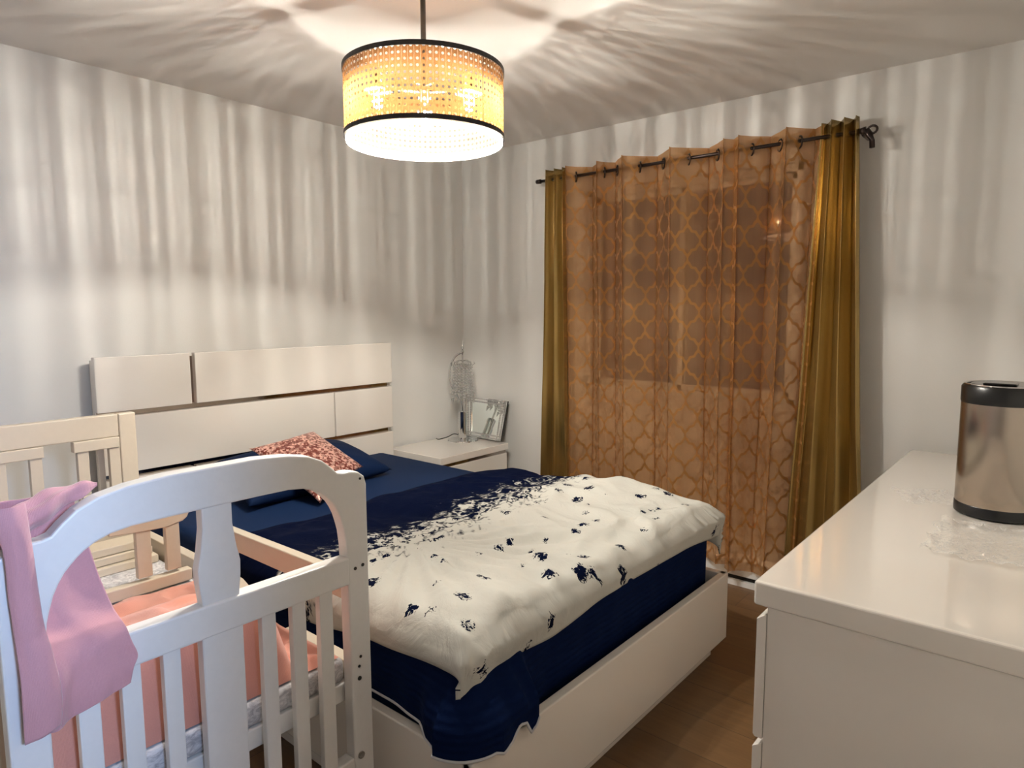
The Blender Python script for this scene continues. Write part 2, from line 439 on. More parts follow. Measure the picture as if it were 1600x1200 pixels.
# ------------------------------------------------------------------ room shell
CE = 2.44; XL = -3.95; YF = -3.32
box('floor', XL-0.6, 0.15, -5.2, 0.15, -0.1, 0.0, M['floor'], props=ST)
box('ceiling', XL-0.6, 0.15, -5.2, 0.15, CE, CE+0.1, M['ceiling'], props=ST)
box('wall_back', XL-0.1, 0.15, 0.0, 0.12, 0, CE, M['wall'], props=ST)
WY0, WY1, WZ0, WZ1 = -2.22, -1.00, 0.945, 2.10
bm = bmesh.new()
add_box(bm, 0, 0.15, -5.2, WY0, 0, CE); add_box(bm, 0, 0.15, WY1, 0.0, 0, CE)
add_box(bm, 0, 0.15, WY0, WY1, 0, WZ0); add_box(bm, 0, 0.15, WY0, WY1, WZ1, CE)
link('wall_right', bm, M['wall'], props=ST)
box('wall_left', XL-0.1, XL, -5.2, 0.0, 0, CE, M['wall'], props=ST)
bm = bmesh.new(); DX0, DX1 = -3.88, -3.04  # unseen doorway, right edge placed to bound the added cool light
add_box(bm, DX1, 0.0, YF-0.1, YF, 0, CE); add_box(bm, XL, DX0, YF-0.1, YF, 0, CE); add_box(bm, DX0, DX1, YF-0.1, YF, 2.05, CE)
link('wall_front', bm, M['wall'], props=ST)
box('wall_hall', XL, 0.0, -5.2, -5.1, 0, CE, M['wall'], props=ST)
bm = bmesh.new()
add_box(bm, DX1-0.001, DX1+0.06, YF, YF+0.012, 0, 2.11, 0.003); add_box(bm, DX0-0.06, DX0+0.001, YF, YF+0.012, 0, 2.11, 0.003)
add_box(bm, DX0-0.06, DX1+0.06, YF, YF+0.012, 2.05, 2.11, 0.003)
link('door_1', bm, M['vinyl'], props=ST)
box('baseboard_back', -2.40+0.0, -0.74, -0.014, 0.0, 0, 0.09, M['vinyl'], props=ST, bev=0.003)

# window_1: vinyl slider with two panes
wn = bpy.data.objects.new('window_1', None); COL.objects.link(wn); wn.location = (0.05, (WY0+WY1)/2, WZ0); wn['kind'] = 'structure'
bm = bmesh.new()
for a in ((WY0, WY0+0.035, WZ0, WZ1), (WY1-0.035, WY1, WZ0, WZ1), (WY0, WY1, WZ0, WZ0+0.03), (WY0, WY1, WZ1-0.04, WZ1)):
    add_box(bm, 0.02, 0.12, *a, 0.004)
link('window_frame', bm, M['vinyl'], wn)
bm = bmesh.new()
for (ya, yb, xa) in ((WY0+0.035, -1.58, 0.045), (-1.62, WY1-0.035, 0.075)):
    for a in ((ya, ya+0.03, WZ0+0.03, WZ1-0.04), (yb-0.03, yb, WZ0+0.03, WZ1-0.04), (ya, yb, WZ0+0.03, WZ0+0.06), (ya, yb, WZ1-0.07, WZ1-0.04)):
        add_box(bm, xa, xa+0.025, *a, 0.003)
link('window_sash', bm, M['vinyl'], wn)
bm = bmesh.new(); add_box(bm, 0.055, 0.059, WY0+0.04, -1.585, WZ0+0.04, WZ1-0.05); link('window_pane', bm, M['glass'], wn)
bm = bmesh.new(); add_box(bm, 0.085, 0.089, -1.615, WY1-0.04, WZ0+0.04, WZ1-0.05); link('window_pane', bm, M['glass'], wn)

# baseboard heater
h = thing('baseboard_heater', (-0.035, -1.85, 0), 'low white electric baseboard heater on the floor under the curtains', 'heater')
prism('heater_body', [(-0.001, 0.0), (-0.068, 0.0), (-0.068, 0.028), (-0.012, 0.028), (-0.012, 0.055), (-0.068, 0.055), (-0.068, 0.135), (-0.045, 0.165), (-0.001, 0.165)], 'y', -2.62, -0.95, M['heater'], h)
box('heater_fins', -0.05, -0.013, -2.6, -0.97, 0.029, 0.054, M['dark_hole'], h)

# ------------------------------------------------------------------ curtain rod and curtains
RX, RZ = -0.12, 2.165
rod = thing('curtain_rod', (RX, -1.62, RZ), 'thin dark bronze curtain rod over the window with a looped end piece', 'curtain rod')
tube('rod', [(RX, -0.76, RZ), (RX, -2.485, RZ)], 0.0085, M['bronze'], rod, 12)
tube('end_cap', [(RX, -0.735, RZ), (RX, -0.765, RZ)], 0.013, M['bronze'], rod, 12)
bm = bmesh.new()
add_tube(bm, [(RX, -2.48, RZ), (RX, -2.505, RZ)], [0.012, 0.017], 12)
add_tube(bm, [(RX, -2.505+0.0, RZ), (RX, -2.52, RZ-0.02), (RX, -2.53, RZ-0.045), (RX, -2.532, RZ-0.075)], [0.015, 0.014, 0.011, 0.011], 12)
add_tube(bm, [(RX, -2.53+0.018*math.cos(a), RZ-0.0+0.016*math.sin(a)) for a in [k*2*PI/16 for k in range(16)]], 0.005, 8, close=True)
link('finial', bm, M['bronze'], rod, True)
for yb in (-0.80, -2.49):
    bm = bmesh.new(); add_tube(bm, [(RX, yb, RZ-0.008), (RX+0.03, yb, RZ-0.014), (-0.006, yb, RZ-0.014)], 0.006, 10)
    link('wall_bracket', bm, M['bronze'], rod, True)

def curtain(name, label, mat, cross_top, bot, amp, ztop, zbot, start, parent_group=None, grom=(), thick=0.0, seg=14, xoff=0.0, flare=1.0, cat='curtain'):
    """cross_top: y where the cloth crosses the rod; bot: (y0,y1) span at the hem; folds alternate front/back."""
    n = len(cross_top)-1; y0, y1 = cross_top[0], cross_top[-1]
    pts = []
    for k in range(n):
        for j in range(seg):
            t = j/seg; pts.append((k, t))
    pts.append((n-1, 1.0)); N = len(pts)-1
    gaps = [abs(cross_top[k+1]-cross_top[k]) for k in range(n)]
    def pos(i, v):
        k, t = pts[i]; sgn = start*(-1)**k
        yt = lerp(cross_top[k], cross_top[k+1], t)
        fr = (yt-y0)/(y1-y0)
        # omega-shaped folds: the cloth leans past its own crossing
        lean = 0.20*gaps[k]*math.sin(2*PI*t)*(-1)
        yb = lerp(bot[0], bot[1], fr)
        w_ = nz(k*1.7, v*1.3, 3.1)
        a = amp*min(1.25, 0.45+gaps[k]/0.14*0.55)
        a *= lerp(1.0, flare, v)*(1+0.25*w_*v)
        x = RX+xoff+sgn*a*math.sin(PI*t)**0.85 if t not in (0, 1) else RX+xoff
        y = lerp(yt, yb, v**1.1)+lean + 0.012*nz(k*0.9+t, v*3.0, 7.0)*v
        x = min(x, -0.030 if v < 0.9 else -0.075) if v > 0.85 else min(x, -0.022)
        x += 0.006*nz(fr*9, v*4, 1.0)
        sag = 0.003*math.sin(PI*t)*(1 if sgn < 0 else -0.3)
        z = lerp(ztop, zbot, v) + sag*(1-v) + 0.012*nz(fr*8, 0, 5)*v
        return Vector((x, y, z))
    arc = [0.0]
    for i in range(N): arc.append(arc[-1] + (pos(i+1, 0.3)-pos(i, 0.3)).length)
    root = thing(name, (RX, (y0+y1)/2, zbot), label, cat, parent_group)
    nv = 44
    grid('fabric', lambda a, b: pos(round(a*N), b), N, nv, mat, root, thick, uvf=lambda a, b: (arc[round(a*N)], b*0+lerp(0, 2.13, 1-b)))
    for gy in grom:
        bm = bmesh.new()
        # ring sits in the slanting cloth where it crosses the rod
        add_tube(bm, [(RX+0.021*math.cos(a), gy+0.017*math.cos(a), RZ-0.006+0.026*math.sin(a)) for a in [k*2*PI/20 for k in range(20)]], 0.0042, 8, close=True)
        link('grommet', bm, M['bronze'], root, True)
    return root
gL = [-0.945, -1.016, -1.157, -1.205, -1.285, -1.424, -1.560, -1.70, -1.85, -1.955]
curtain('sheer_curtain', 'wide sheer brown curtain with trellis pattern, left of the two sheers', M['sheer'], gL, (-0.985, -1.975), 0.074, 2.215, 0.125, -1, 'sheer trellis curtains on the rod', grom=gL[1:-1], flare=0.75)
gR = [-1.93, -2.018, -2.148, -2.235, -2.335]
curtain('sheer_curtain', 'narrow sheer brown trellis curtain between the wide sheer and the right gold panel', M['sheer'], gR, (-1.95, -2.28), 0.074, 2.22, 0.10, -1, 'sheer trellis curtains on the rod', grom=gR[1:-1], flare=0.9)
gg = [-0.815, -0.845, -0.875, -0.905, -0.935, -0.955]
curtain('gold_curtain', 'narrow gold satin curtain gathered at the left end of the rod near the nightstand', M['gold'], gg, (-0.765, -1.00), 0.048, 2.215, 0.10, -1, 'gold satin side curtains', flare=1.0, xoff=-0.012, thick=0.001)
gg = [-2.325, -2.36, -2.388, -2.412, -2.438, -2.462, -2.478]
curtain('gold_curtain', 'wide gold satin curtain gathered at the right end of the rod beside the finial', M['gold'], gg, (-2.235, -2.60), 0.055, 2.225, 0.06, 1, 'gold satin side curtains', flare=1.05, xoff=-0.004, thick=0.001)

# ------------------------------------------------------------------ bed
BX0, BX1 = -2.29, -0.775        # frame outer
BYF = -2.23
bed = thing('bed_frame', ((BX0+BX1)/2, -1.1, 0), 'large gloss cream-white bed with a tall panelled headboard against the wall', 'bed')
hx0, hx1 = -2.325, -0.725
def hb_panel(x0, x1, z0, z1): box('headboard_panel', x0, x1, -0.100, -0.066, z0, z1, M['lacquer'], bed, 0.003)
hb_panel(hx0, -1.925, 0.982, 1.220); hb_panel(-1.903, hx1, 0.982, 1.220)
hb_panel(hx0, -1.141, 0.709, 0.958); hb_panel(-1.133, hx1, 0.709, 0.958)
hb_panel(hx0, -1.925, 0.30, 0.682); hb_panel(-1.910, hx1, 0.30, 0.682)
box('headboard_back', hx0+0.004, hx1-0.012, -0.064, -0.030, 0.03, 1.205, M['lacquer'], bed, 0.002)
for z in (0.958, 0.682): box('mirror_strip', hx0+0.006, hx1-0.016, -0.0705, -0.0642, z-0.004, z+0.030, M['mirror_strip'], bed)
box('mirror_strip', -1.929, -1.899, -0.0702, -0.0643, 0.984, 1.204, M['mirror_strip'], bed)
box('mirror_strip', -1.927, -1.906, -0.0702, -0.0643, 0.31, 0.677, M['mirror_strip'], bed)
box('side_rail', BX0, BX0+0.03, BYF+0.002, -0.102, 0.09, 0.352, M['lacquer'], bed, 0.004)
box('side_rail', BX1-0.03, BX1, BYF+0.002, -0.102, 0.09, 0.352, M['lacquer'], bed, 0.004)
box('footboard', BX0, BX1, BYF-0.002, BYF+0.028, 0.075, 0.352, M['lacquer'], bed, 0.004)
box('slat_base', BX0+0.031, BX1-0.031, BYF+0.03, -0.104, 0.22, 0.248, M['lacquer'], bed, 0.002)
for (x0, x1, y0, y1) in ((BX0+0.05, BX1-0.01-0.03, BYF+0.045, BYF+0.075), (BX0+0.05, BX0+0.08, BYF+0.08, -0.15), (BX1-0.07, BX1-0.04, BYF+0.08, -0.15)):
    box('plinth', x0, x1, y0, y1, 0.0, 0.218, M['lacquer'], bed, 0.002)

MX0, MX1, MY0, MY1, MZ = -2.245, -0.825, -2.165, -0.112, 0.578
bm = bmesh.new(); add_box(bm, MX0, MX1, MY0, MY1, 0.251, MZ, 0.045, 5)
link('mattress', bm, M['navy_sheet'], smooth=True, props=P('thick mattress in a navy fitted sheet on the white bed frame', 'mattress'))

# navy bedspread hanging down the near side and around the foot corner
def spread():
    path = []   # (x, y, nx, ny, hemz, out)
    n1 = 60
    tab_hem_l = [(-2.25, 0.360), (-2.15, 0.358), (-2.08, 0.368), (-1.98, 0.372), (-1.5, 0.375), (-0.3, 0.375)]
    tab_out_l = [(-2.22, 0.085), (-2.10, 0.062), (-2.02, 0.022), (-1.9, 0.012), (-0.3, 0.012)]
    pts = []
    for i in range(n1+1):
        y = lerp(-0.95, -2.13, i/n1)
        pts.append((MX0, y, -1, 0, interp(tab_hem_l, y), interp(tab_out_l, y)))
    for i in range(1, 12):
        a = i/12*PI/2; r = 0.035
        pts.append((MX0+r-r*math.cos(a), MY0+0.035-r*math.sin(a), -math.cos(a), -math.sin(a), 0.362, 0.087))
    tab_hem_f = [(-2.21, 0.356), (-2.17, 0.358), (-2.13, 0.385), (-2.11, 0.38), (-2.09, 0.345), (-2.07, 0.355), (-2.03, 0.42), (-1.98, 0.34), (-0.9, 0.30)]
    tab_out_f = [(-2.21, 0.095), (-2.15, 0.086), (-2.06, 0.090), (-2.03, 0.02), (-1.9, 0.010), (-0.85, 0.008)]
    for i in range(0, 91):
        x = lerp(MX0+0.035, MX1-0.04, (i/90)**1.5)
        pts.append((x, MY0, 0, -1, interp(tab_hem_f, x), interp(tab_out_f, x)))
    N = len(pts)-1; s = [0.0]
    for a, b in zip(pts, pts[1:]): s.append(s[-1]+math.hypot(b[0]-a[0], b[1]-a[1]))
    def f(a, b):
        i = round(a*N); x, y, nx, ny, hz, out = pts[i]
        if b < 0.25:          # wraps over the mattress edge
            t = b/0.25; ang = t*PI/2; r = 0.045
            ox = 0.008; 
            px, py = x-nx*(r*(1-math.sin(ang)))+nx*ox, y-ny*(r*(1-math.sin(ang)))+ny*ox
            return Vector((px, py, MZ+0.008-r*(1-math.cos(ang))))
        t = (b-0.25)/0.75
        z = lerp(MZ+0.008-0.045, hz, t)
        ripple = 0.012*nz(s[i]*7, z*3, 2.0)*ss(0.02, 0.08, out)*t + 0.003*nz(s[i]*12, z*5)
        d = 0.009 + max(0, out-0.009)*ss(0, 0.75, t)**1.0 + ripple
        if out > 0.03: d = max(d, 0.01)
        return Vector((x+nx*d, y+ny*d, z))
    root = grid('bedspread', f, N, 26, M['navy_spread'], None, 0.0, P('navy ribbed bedspread hanging over the near corner of the white bed', 'bedspread'))
    off = root.location
    tp = [f(i/N, 1.0)+Vector((0, 0, -0.002)) for i in range(0, N+1)]
    tp2 = [p for p in tp if not (p.x > -2.02)]
    tube('hem_piping', tp2, 0.004, M['white_trim'], root, 6)
spread()

# comforter
def duvet():
    X0, X1 = MX0-0.02, MX1+0.02     # bend lines
    YF_ = MY0-0.01
    base = 0.596
    def foot_over(x): return interp([(-2.30, 0.135), (-2.20, 0.125), (-2.05, 0.065), (-1.9, 0.075), (-1.6, 0.05), (-1.1, 0.055), (-0.78, 0.08)], x)
    def left_over(y): return interp([(-2.3, 0.040), (-2.15, 0.040), (-2.0, 0.035), (-1.8, 0.05), (-1.5, 0.09), (-1.0, 0.11)], y)
    def head(x): return interp([(-2.3, -0.98), (-1.65, -1.045), (-1.25, -1.09), (-0.8, -1.12)], x)
    def bend(s, r=0.055):   # s: distance past the bend start (r before edge)
        if s <= 0: return s, 0.0
        L = r*PI/2
        if s < L: a = s/r; return r*math.sin(a), r*(1-math.cos(a))
        return r, r+(s-L)
    NU, NV = 150, 130
    def param(a, b):
        y_lin = lerp(-1.05, YF_, b)
        lo = left_over(y_lin); ro = interp([(-2.25, 0.135), (-2.0, 0.10), (-1.6, 0.07), (-1.1, 0.05)], y_lin)
        sx = lerp(X0-lo, X1+ro, a)
        hy = head(sx); fy = YF_-foot_over(sx)
        sy = lerp(hy, fy, b)
        return sx, sy
    def f(a, b):
        sx, sy = param(a, b)
        x, y, z = sx, sy, base
        r = 0.055
        dl = (X0+r)-sx; dr = sx-(X1-r); df = (YF_+r)-sy
        drop = 0.0
        if dl > 0: h_, d_ = bend(dl); x = X0+r-h_; drop = max(drop, d_)
        if dr > 0: h_, d_ = bend(dr); x = X1-r+h_; drop = max(drop, d_)
        if df > 0: h_, d_ = bend(df); y = YF_+r-h_; drop = (drop**2+d_**2)**0.5 if drop else d_
        # loft and wrinkles
        wh = ss(-1.3, -1.55, sy)
        e = min(a, 1-a, b*1.2, 1-b)
        puff = 0.030*ss(0, 0.10, min(a, 1-a, 1-b))*lerp(0.5, 1, wh) + 0.022*ss(-1.25, -1.02, -abs(sx+0.85)-0.2-abs(sy+1.1))
        puff += 0.020*ss(-1.3, -0.85, sx)*ss(-1.3, -1.9, sy)
        wr = 0.020*nz(sx*3.2, sy*3.2, 1.0) + 0.010*nz(sx*8, sy*6, 4.0)
        ridge = 1-abs(nz(sx*4.0+nz(sx*3, sy*3)*1.2, sy*5.0, 9.0))*3.2
        wr += 0.016*max(0, ridge)*ss(0, 0.06, e)*lerp(0.35, 1, wh)
        ridge2 = 1-abs(nz(sx*9.0, sy*6.0+nz(sx*6, sy*5)*0.8, 15.0))*3.0
        wr += 0.007*max(0, ridge2)*ss(0, 0.04, e)
        # radiating pleats near the near foot corner
        q = math.hypot(sx+1.9, sy+2.15); ang = math.atan2(sy+1.6, sx+1.9)
        wr += 0.010*math.sin(ang*26)*ss(0.45, 0.10, abs(q-0.28))*ss(0, 0.1, e)
        n_out = Vector((0, 0, 1))
        if drop > 0.03:
            if dl > 0: n_out = Vector((-0.85, 0, 0.5))
            elif dr > 0: n_out = Vector((0.85, 0, 0.5))
            if df > 0: n_out = (n_out if n_out.z < 1 else Vector((0, 0, 0.5)))+Vector((0, -0.8, 0))
        p = Vector((x, y, z-drop)) + n_out.normalized()*(puff + wr*0.9 + 0.004)
        p.z = max(p.z, MZ+0.012) if drop <= 0.0 else p.z
        return p
    return grid('comforter', f, NU, NV, M['duvet'], None, 0.012,
        P('white comforter with small navy flowers and a solid navy end, spread over the bed', 'comforter'), uvf=lambda a, b: (param(a, b)[0]+3, -1.05-param(a, b)[1]), off=-1.0)
duvet()

# pillows: bilinear corners with swollen middle
def pillow(name, corners, thick, mat, props, nrm=None, pinch=0.12, sag=0.0, wrinkle=0.004, n=36, power=0.42):
    A, B, C_, D = [Vector(c) for c in corners]
    nr = Vector(nrm).normalized() if nrm else (B-A).cross(D-A).normalized()
    bm = bmesh.new()
    top = {}; 
    def base(u, v):
        cx, cy = 2*u-1, 2*v-1
        k = 1-pinch*(1-cy*cy)*abs(cx)**3*0.5; k2 = 1-pinch*(1-cx*cx)*abs(cy)**3*0.5
        u2, v2 = 0.5+0.5*cx*k, 0.5+0.5*cy*k2
        return A*(1-u2)*(1-v2)+B*u2*(1-v2)+C_*u2*v2+D*(1-u2)*v2
    for side in (1, -1):
        for i in range(n+1):
            for j in range(n+1):
                u, v = i/n, j/n
                edge = i in (0, n) or j in (0, n)
                if edge and side == -1: top[(i, j, -1)] = top[(i, j, 1)]; continue
                h_ = (max(0, (1-(2*u-1)**2))*max(0, (1-(2*v-1)**2)))**power
                p = base(u, v)+nr*side*thick*0.5*h_*(1 if side > 0 else 0.8)
                if not edge: p += nr*wrinkle*(1-abs(nz(u*5+side, v*5, 2)))*h_*1.5
                top[(i, j, side)] = bm.verts.new(p)
        for i in range(n):
            for j in range(n): bm.faces.new([top[(a, b, side)] for a, b in ((i, j), (i+1, j), (i+1, j+1), (i, j+1))])
    return link(name, bm, mat, None, True, props)
pw = pillow('pillow', [(-1.98, -0.68, 0.610), (-1.170, -0.62, 0.606), (-1.19, -0.19, 0.700), (-1.93, -0.18, 0.690)], 0.185, M['navy_pillow'], P('plump navy pillow leaning against the headboard behind the sequinned cushion', 'pillow'))
cu = pillow('cushion', [(-1.480, -0.40, 0.822), (-1.83, -0.42, 0.795), (-1.745, -0.835, 0.600), (-1.405, -0.690, 0.675)], 0.09, M['sequin'], P('pink sequinned square cushion tilted against the navy pillow', 'cushion'), nrm=(0, -0.42, 0.9), pinch=0.22)

# ------------------------------------------------------------------ nightstand
ns = thing('nightstand', (-0.40, -0.26, 0), 'gloss white nightstand in the corner beside the headboard', 'nightstand')
NX0, NX1, NYF, NZ = -0.70, -0.097, -0.485, 0.560
box('top', NX0, NX1, NYF, -0.02, NZ-0.042, NZ, M['lacquer'], ns, 0.003)
box('body', NX0+0.012, NX1-0.008, NYF+0.035, -0.022, 0.04, NZ-0.043, M['lacquer'], ns, 0.002)
box('mirror_strip', NX0+0.012, NX1-0.010, NYF+0.014, NYF+0.034, NZ-0.062, NZ-0.044, M['mirror_strip'], ns)
for z0, z1 in ((0.29, NZ-0.064), (0.06, 0.283)): box('drawer', NX0+0.012, NX1-0.006, NYF+0.006, NYF+0.033, z0, z1, M['lacquer'], ns, 0.003)
box('base', NX0+0.05, NX1-0.05, NYF+0.06, -0.05, 0.0, 0.039, M['lacquer'], ns)

# crystal table lamp
LX, LY = -0.229, -0.205
lp = thing('crystal_table_lamp', (LX, LY, NZ), 'chrome table lamp with hooked arm and hanging crystal shade on the nightstand', 'lamp')
lathe('base', [(0.097, 0.0), (0.100, 0.004), (0.097, 0.010), (0.03, 0.014)], (LX, LY, NZ), M['chrome'], lp)
lathe('column', [(0.030, 0.0), (0.030, 0.180), (0.027, 0.183)], (LX, LY, NZ+0.0135), M['chrome'], lp)
def px_dir(dx, z, d=0.0): # lamp plane faces the camera: across is (0.66,-0.75)
    return Vector((LX+0.643*dx, LY-0.766*dx, z))
arc = [(0.0, 0.742), (-0.002, 0.80), (-0.020, 0.845), (-0.055, 0.89), (-0.075, 0.94), (-0.082, 1.0), (-0.072, 1.06), (-0.045, 1.11), (-0.012, 1.135), (0.004, 1.135)]
def catmull(P_, k=5):
    out = []
    for i in range(len(P_)-1):
        p0, p1, p2, p3 = P_[max(i-1, 0)], P_[i], P_[i+1], P_[min(i+2, len(P_)-1)]
        for j in range(k):
            t = j/k; out.append(tuple(0.5*((2*b)+(-a+c)*t+(2*a-5*b+4*c-d)*t*t+(-a+3*b-3*c+d)*t**3) for a, b, c, d in zip(p0, p1, p2, p3)))
    out.append(tuple(P_[-1])); return out
tube('arm', [px_dir(a, b) for a, b in catmull(arc)], 0.007, M['chrome'], lp, 12)
CX = px_dir(0.005, 0)
lathe('finial', [(0.004, 0), (0.007, 0.02), (0.012, 0.03), (0.007, 0.04), (0.010, 0.055), (0.005, 0.07), (0.002, 0.10)], (CX.x, CX.y, 1.115), M['chrome'], lp, 16)
bm = bmesh.new()
for k in range(8):
    a = k*PI/4; d = Vector((math.cos(a), math.sin(a), 0)); c0 = Vector((CX.x, CX.y, 1.055))
    add_tube(bm, [c0+d*0.005+Vector((0, 0, 0.03)), c0+d*0.03+Vector((0, 0, 0.035)), c0+d*0.055+Vector((0, 0, 0.015)), c0+d*0.062, c0+d*0.078+Vector((0, 0, 0.012)), c0+d*0.072+Vector((0, 0, 0.024))], 0.003, 6)
add_tube(bm, [(CX.x+0.06*math.cos(a), CX.y+0.06*math.sin(a), 1.055) for a in [k*2*PI/24 for k in range(24)]], 0.005, 8, close=True)
add_tube(bm, [(CX.x+0.035*math.cos(a), CX.y+0.035*math.sin(a), 1.062) for a in [k*2*PI/24 for k in range(24)]], 0.005, 8, close=True)
add_tube(bm, [(CX.x, CX.y, 1.05), (CX.x, CX.y, 1.13)], 0.006, 8)
link('crown', bm, M['chrome'], lp, True)
for k in range(14):
    a = k*2*PI/14; r = 0.058; bm = bmesh.new()
    z = 1.045
    while z > 0.845+0.02*(k % 3):
        rr = r + 0.012*ss(0.97, 0.87, z)
        s_ = bmesh.ops.create_icosphere(bm, subdivisions=1, radius=0.0095)['verts']
        bmesh.ops.translate(bm, verts=s_, vec=(CX.x+rr*math.cos(a), CX.y+rr*math.sin(a), z)); z -= 0.019
    s_ = bmesh.ops.create_cone(bm, segments=6, radius1=0.011, radius2=0.001, depth=0.035, cap_ends=True)['verts']
    bmesh.ops.rotate(bm, verts=s_, cent=(0, 0, 0), matrix=Matrix.Rotation(PI, 3, 'X'))
    bmesh.ops.translate(bm, verts=s_, vec=(CX.x+rr*math.cos(a), CX.y+rr*math.sin(a), z-0.012))
    link('crystal_strand', bm, M['crystal'], lp)
tube('cord', catmull([px_dir(-0.028, 0.60), px_dir(-0.06, 0.605), px_dir(-0.10, 0.585), tuple(px_dir(-0.135, NZ+0.006)+Vector((0.0, 0.03, 0))), (-0.30, -0.03, NZ+0.004)]), 0.003, M['black_plastic'], lp, 8)

# mirrored photo frame leaning on the right wall
pf = thing('photo_frame', (-0.10, -0.28, NZ), 'square crystal-studded mirrored frame leaning on the nightstand beside the lamp', 'frame')
TL, TR, BR, BL = Vector((-0.034, -0.075, 0.822)), Vector((-0.034, -0.437, 0.818)), Vector((-0.116, -0.445, 0.566)), Vector((-0.110, -0.150, 0.566))
nf = (TR-TL).cross(BL-TL).normalized()
if nf.x > 0: nf = -nf
def fr(u, v, d=0.0): return TL*(1-u)*(1-v)+TR*u*(1-v)+BR*u*v+BL*(1-u)*v+nf*d
def slab(name, u0, u1, v0, v1, d0, d1, mat, parent):
    bm = bmesh.new(); vs = [bm.verts.new(fr(u, v, d)) for d in (d0, d1) for v in (v0, v1) for u in (u0, u1)]
    for q in ((0, 1, 3, 2), (4, 5, 7, 6), (0, 1, 5, 4), (2, 3, 7, 6), (0, 2, 6, 4), (1, 3, 7, 5)): bm.faces.new([vs[i] for i in q])
    return link(name, bm, mat, parent)
slab('backing', 0, 1, 0, 1, 0.0, 0.012, M['black_metal'], pf)
bm = bmesh.new()
for (u0, u1, v0, v1) in ((0, 1, 0, 0.13), (0, 1, 0.87, 1), (0, 0.13, 0.13, 0.87), (0.87, 1, 0.13, 0.87)):
    vs = [bm.verts.new(fr(u, v, d)) for d in (0.0125, 0.018) for v in (v0, v1) for u in (u0, u1)]
    for q in ((0, 1, 3, 2), (4, 5, 7, 6), (0, 1, 5, 4), (2, 3, 7, 6), (0, 2, 6, 4), (1, 3, 7, 5)): bm.faces.new([vs[i] for i in q])
bd = link('border', bm, M['chrome'], pf)
bm = bmesh.new()
for k in range(23):
    for rr in (0.03, 0.105):
        for (u, v) in (((k+0.5)/23, rr), ((k+0.5)/23, 1-rr), (rr, (k+0.5)/23), (1-rr, (k+0.5)/23)):
            s_ = bmesh.ops.create_icosphere(bm, subdivisions=1, radius=0.0062)['verts']; bmesh.ops.translate(bm, verts=s_, vec=fr(u, v, 0.019))
link('studs', bm, M['crystal'], bd, props={'kind': 'stuff'})
slab('mirror_panel', 0.13, 0.87, 0.13, 0.87, 0.0125, 0.0145, M['mirror'], pf)

# ------------------------------------------------------------------ dresser
DXL, DXR, DYF, DYB, DZ = -1.895, -0.045-0.03, -2.735, -3.27, 0.811
dr = thing('dresser', ((DXL+DXR)/2, (DYF+DYB)/2, 0), 'long gloss cream-white dresser at the right with a steel bin on top', 'dresser')
box('top', DXL, DXR, DYB, DYF, DZ-0.056, DZ, M['lacquer_top'], dr, 0.006, seg=3)
box('body', DXL+0.006, DXR-0.006, DYB+0.005, DYF-0.030, 0.05, DZ-0.057, M['lacquer'], dr, 0.001)
box('plinth', DXL+0.04, DXR-0.04, DYB+0.03, DYF-0.06, 0.0, 0.049, M['lacquer'], dr)
xm = (DXL+DXR)/2
rows = ((0.442, 0.738), (0.10, 0.432))
for z0, z1 in rows:
    nn = 3
    for k in range(nn):
        xa = lerp(DXL+0.003, DXR-0.003, k/nn)+(0.002 if k else 0); xb = lerp(DXL+0.003, DXR-0.003, (k+1)/nn)-(0.002 if k < nn-1 else 0)
        # drawer front with a chamfered finger pull along its top edge
        yb, yf = DYF-0.029, DYF-0.008
        prism('drawer', [(yb, z0), (yf-0.004, z0), (yf, z0+0.006), (yf, z1-0.014), (yb, z1)], 'x', xa, xb, M['lacquer'], dr, 0.0012)

# steel bin
bx, by, br_ = -0.958, -3.103, 0.105
tb = thing('trash_bin', (bx, by, DZ), 'round brushed steel bin with black rim and lid standing on the dresser', 'bin')
lathe('base_ring', [(0.098, 0.0), (0.1065, 0.004), (0.1065, 0.030), (0.1045, 0.034)], (bx, by, DZ+0.001), M['black_plastic'], tb, 64)
lathe('body', [(0.1040, 0.0335), (0.1050, 0.036), (0.1050, 0.332)], (bx, by, DZ), M['steel'], tb, 64, capb=False, capt=False)
lathe('rim', [(0.1050, 0.330), (0.1065, 0.334), (0.1065, 0.376), (0.102, 0.383), (0.095, 0.383), (0.092, 0.375)], (bx, by, DZ), M['black_plastic'], tb, 64, capt=True)
lathe('rim_band', [(0.0935, 0.3840), (0.0965, 0.3862), (0.1015, 0.3862), (0.1028, 0.3835)], (bx, by, DZ), M['chrome'], tb, 64, capb=False, capt=False)
bm = bmesh.new()
add_lathe(bm, [(0.090, 0.3755), (0.090, 0.380), (0.082, 0.385)], (bx, by, DZ), 48)
add_box(bm, bx-0.06, bx+0.02, by-0.03, by+0.05, DZ+0.384, DZ+0.391, 0.004)
link('lid', bm, M['black_gloss'], tb)

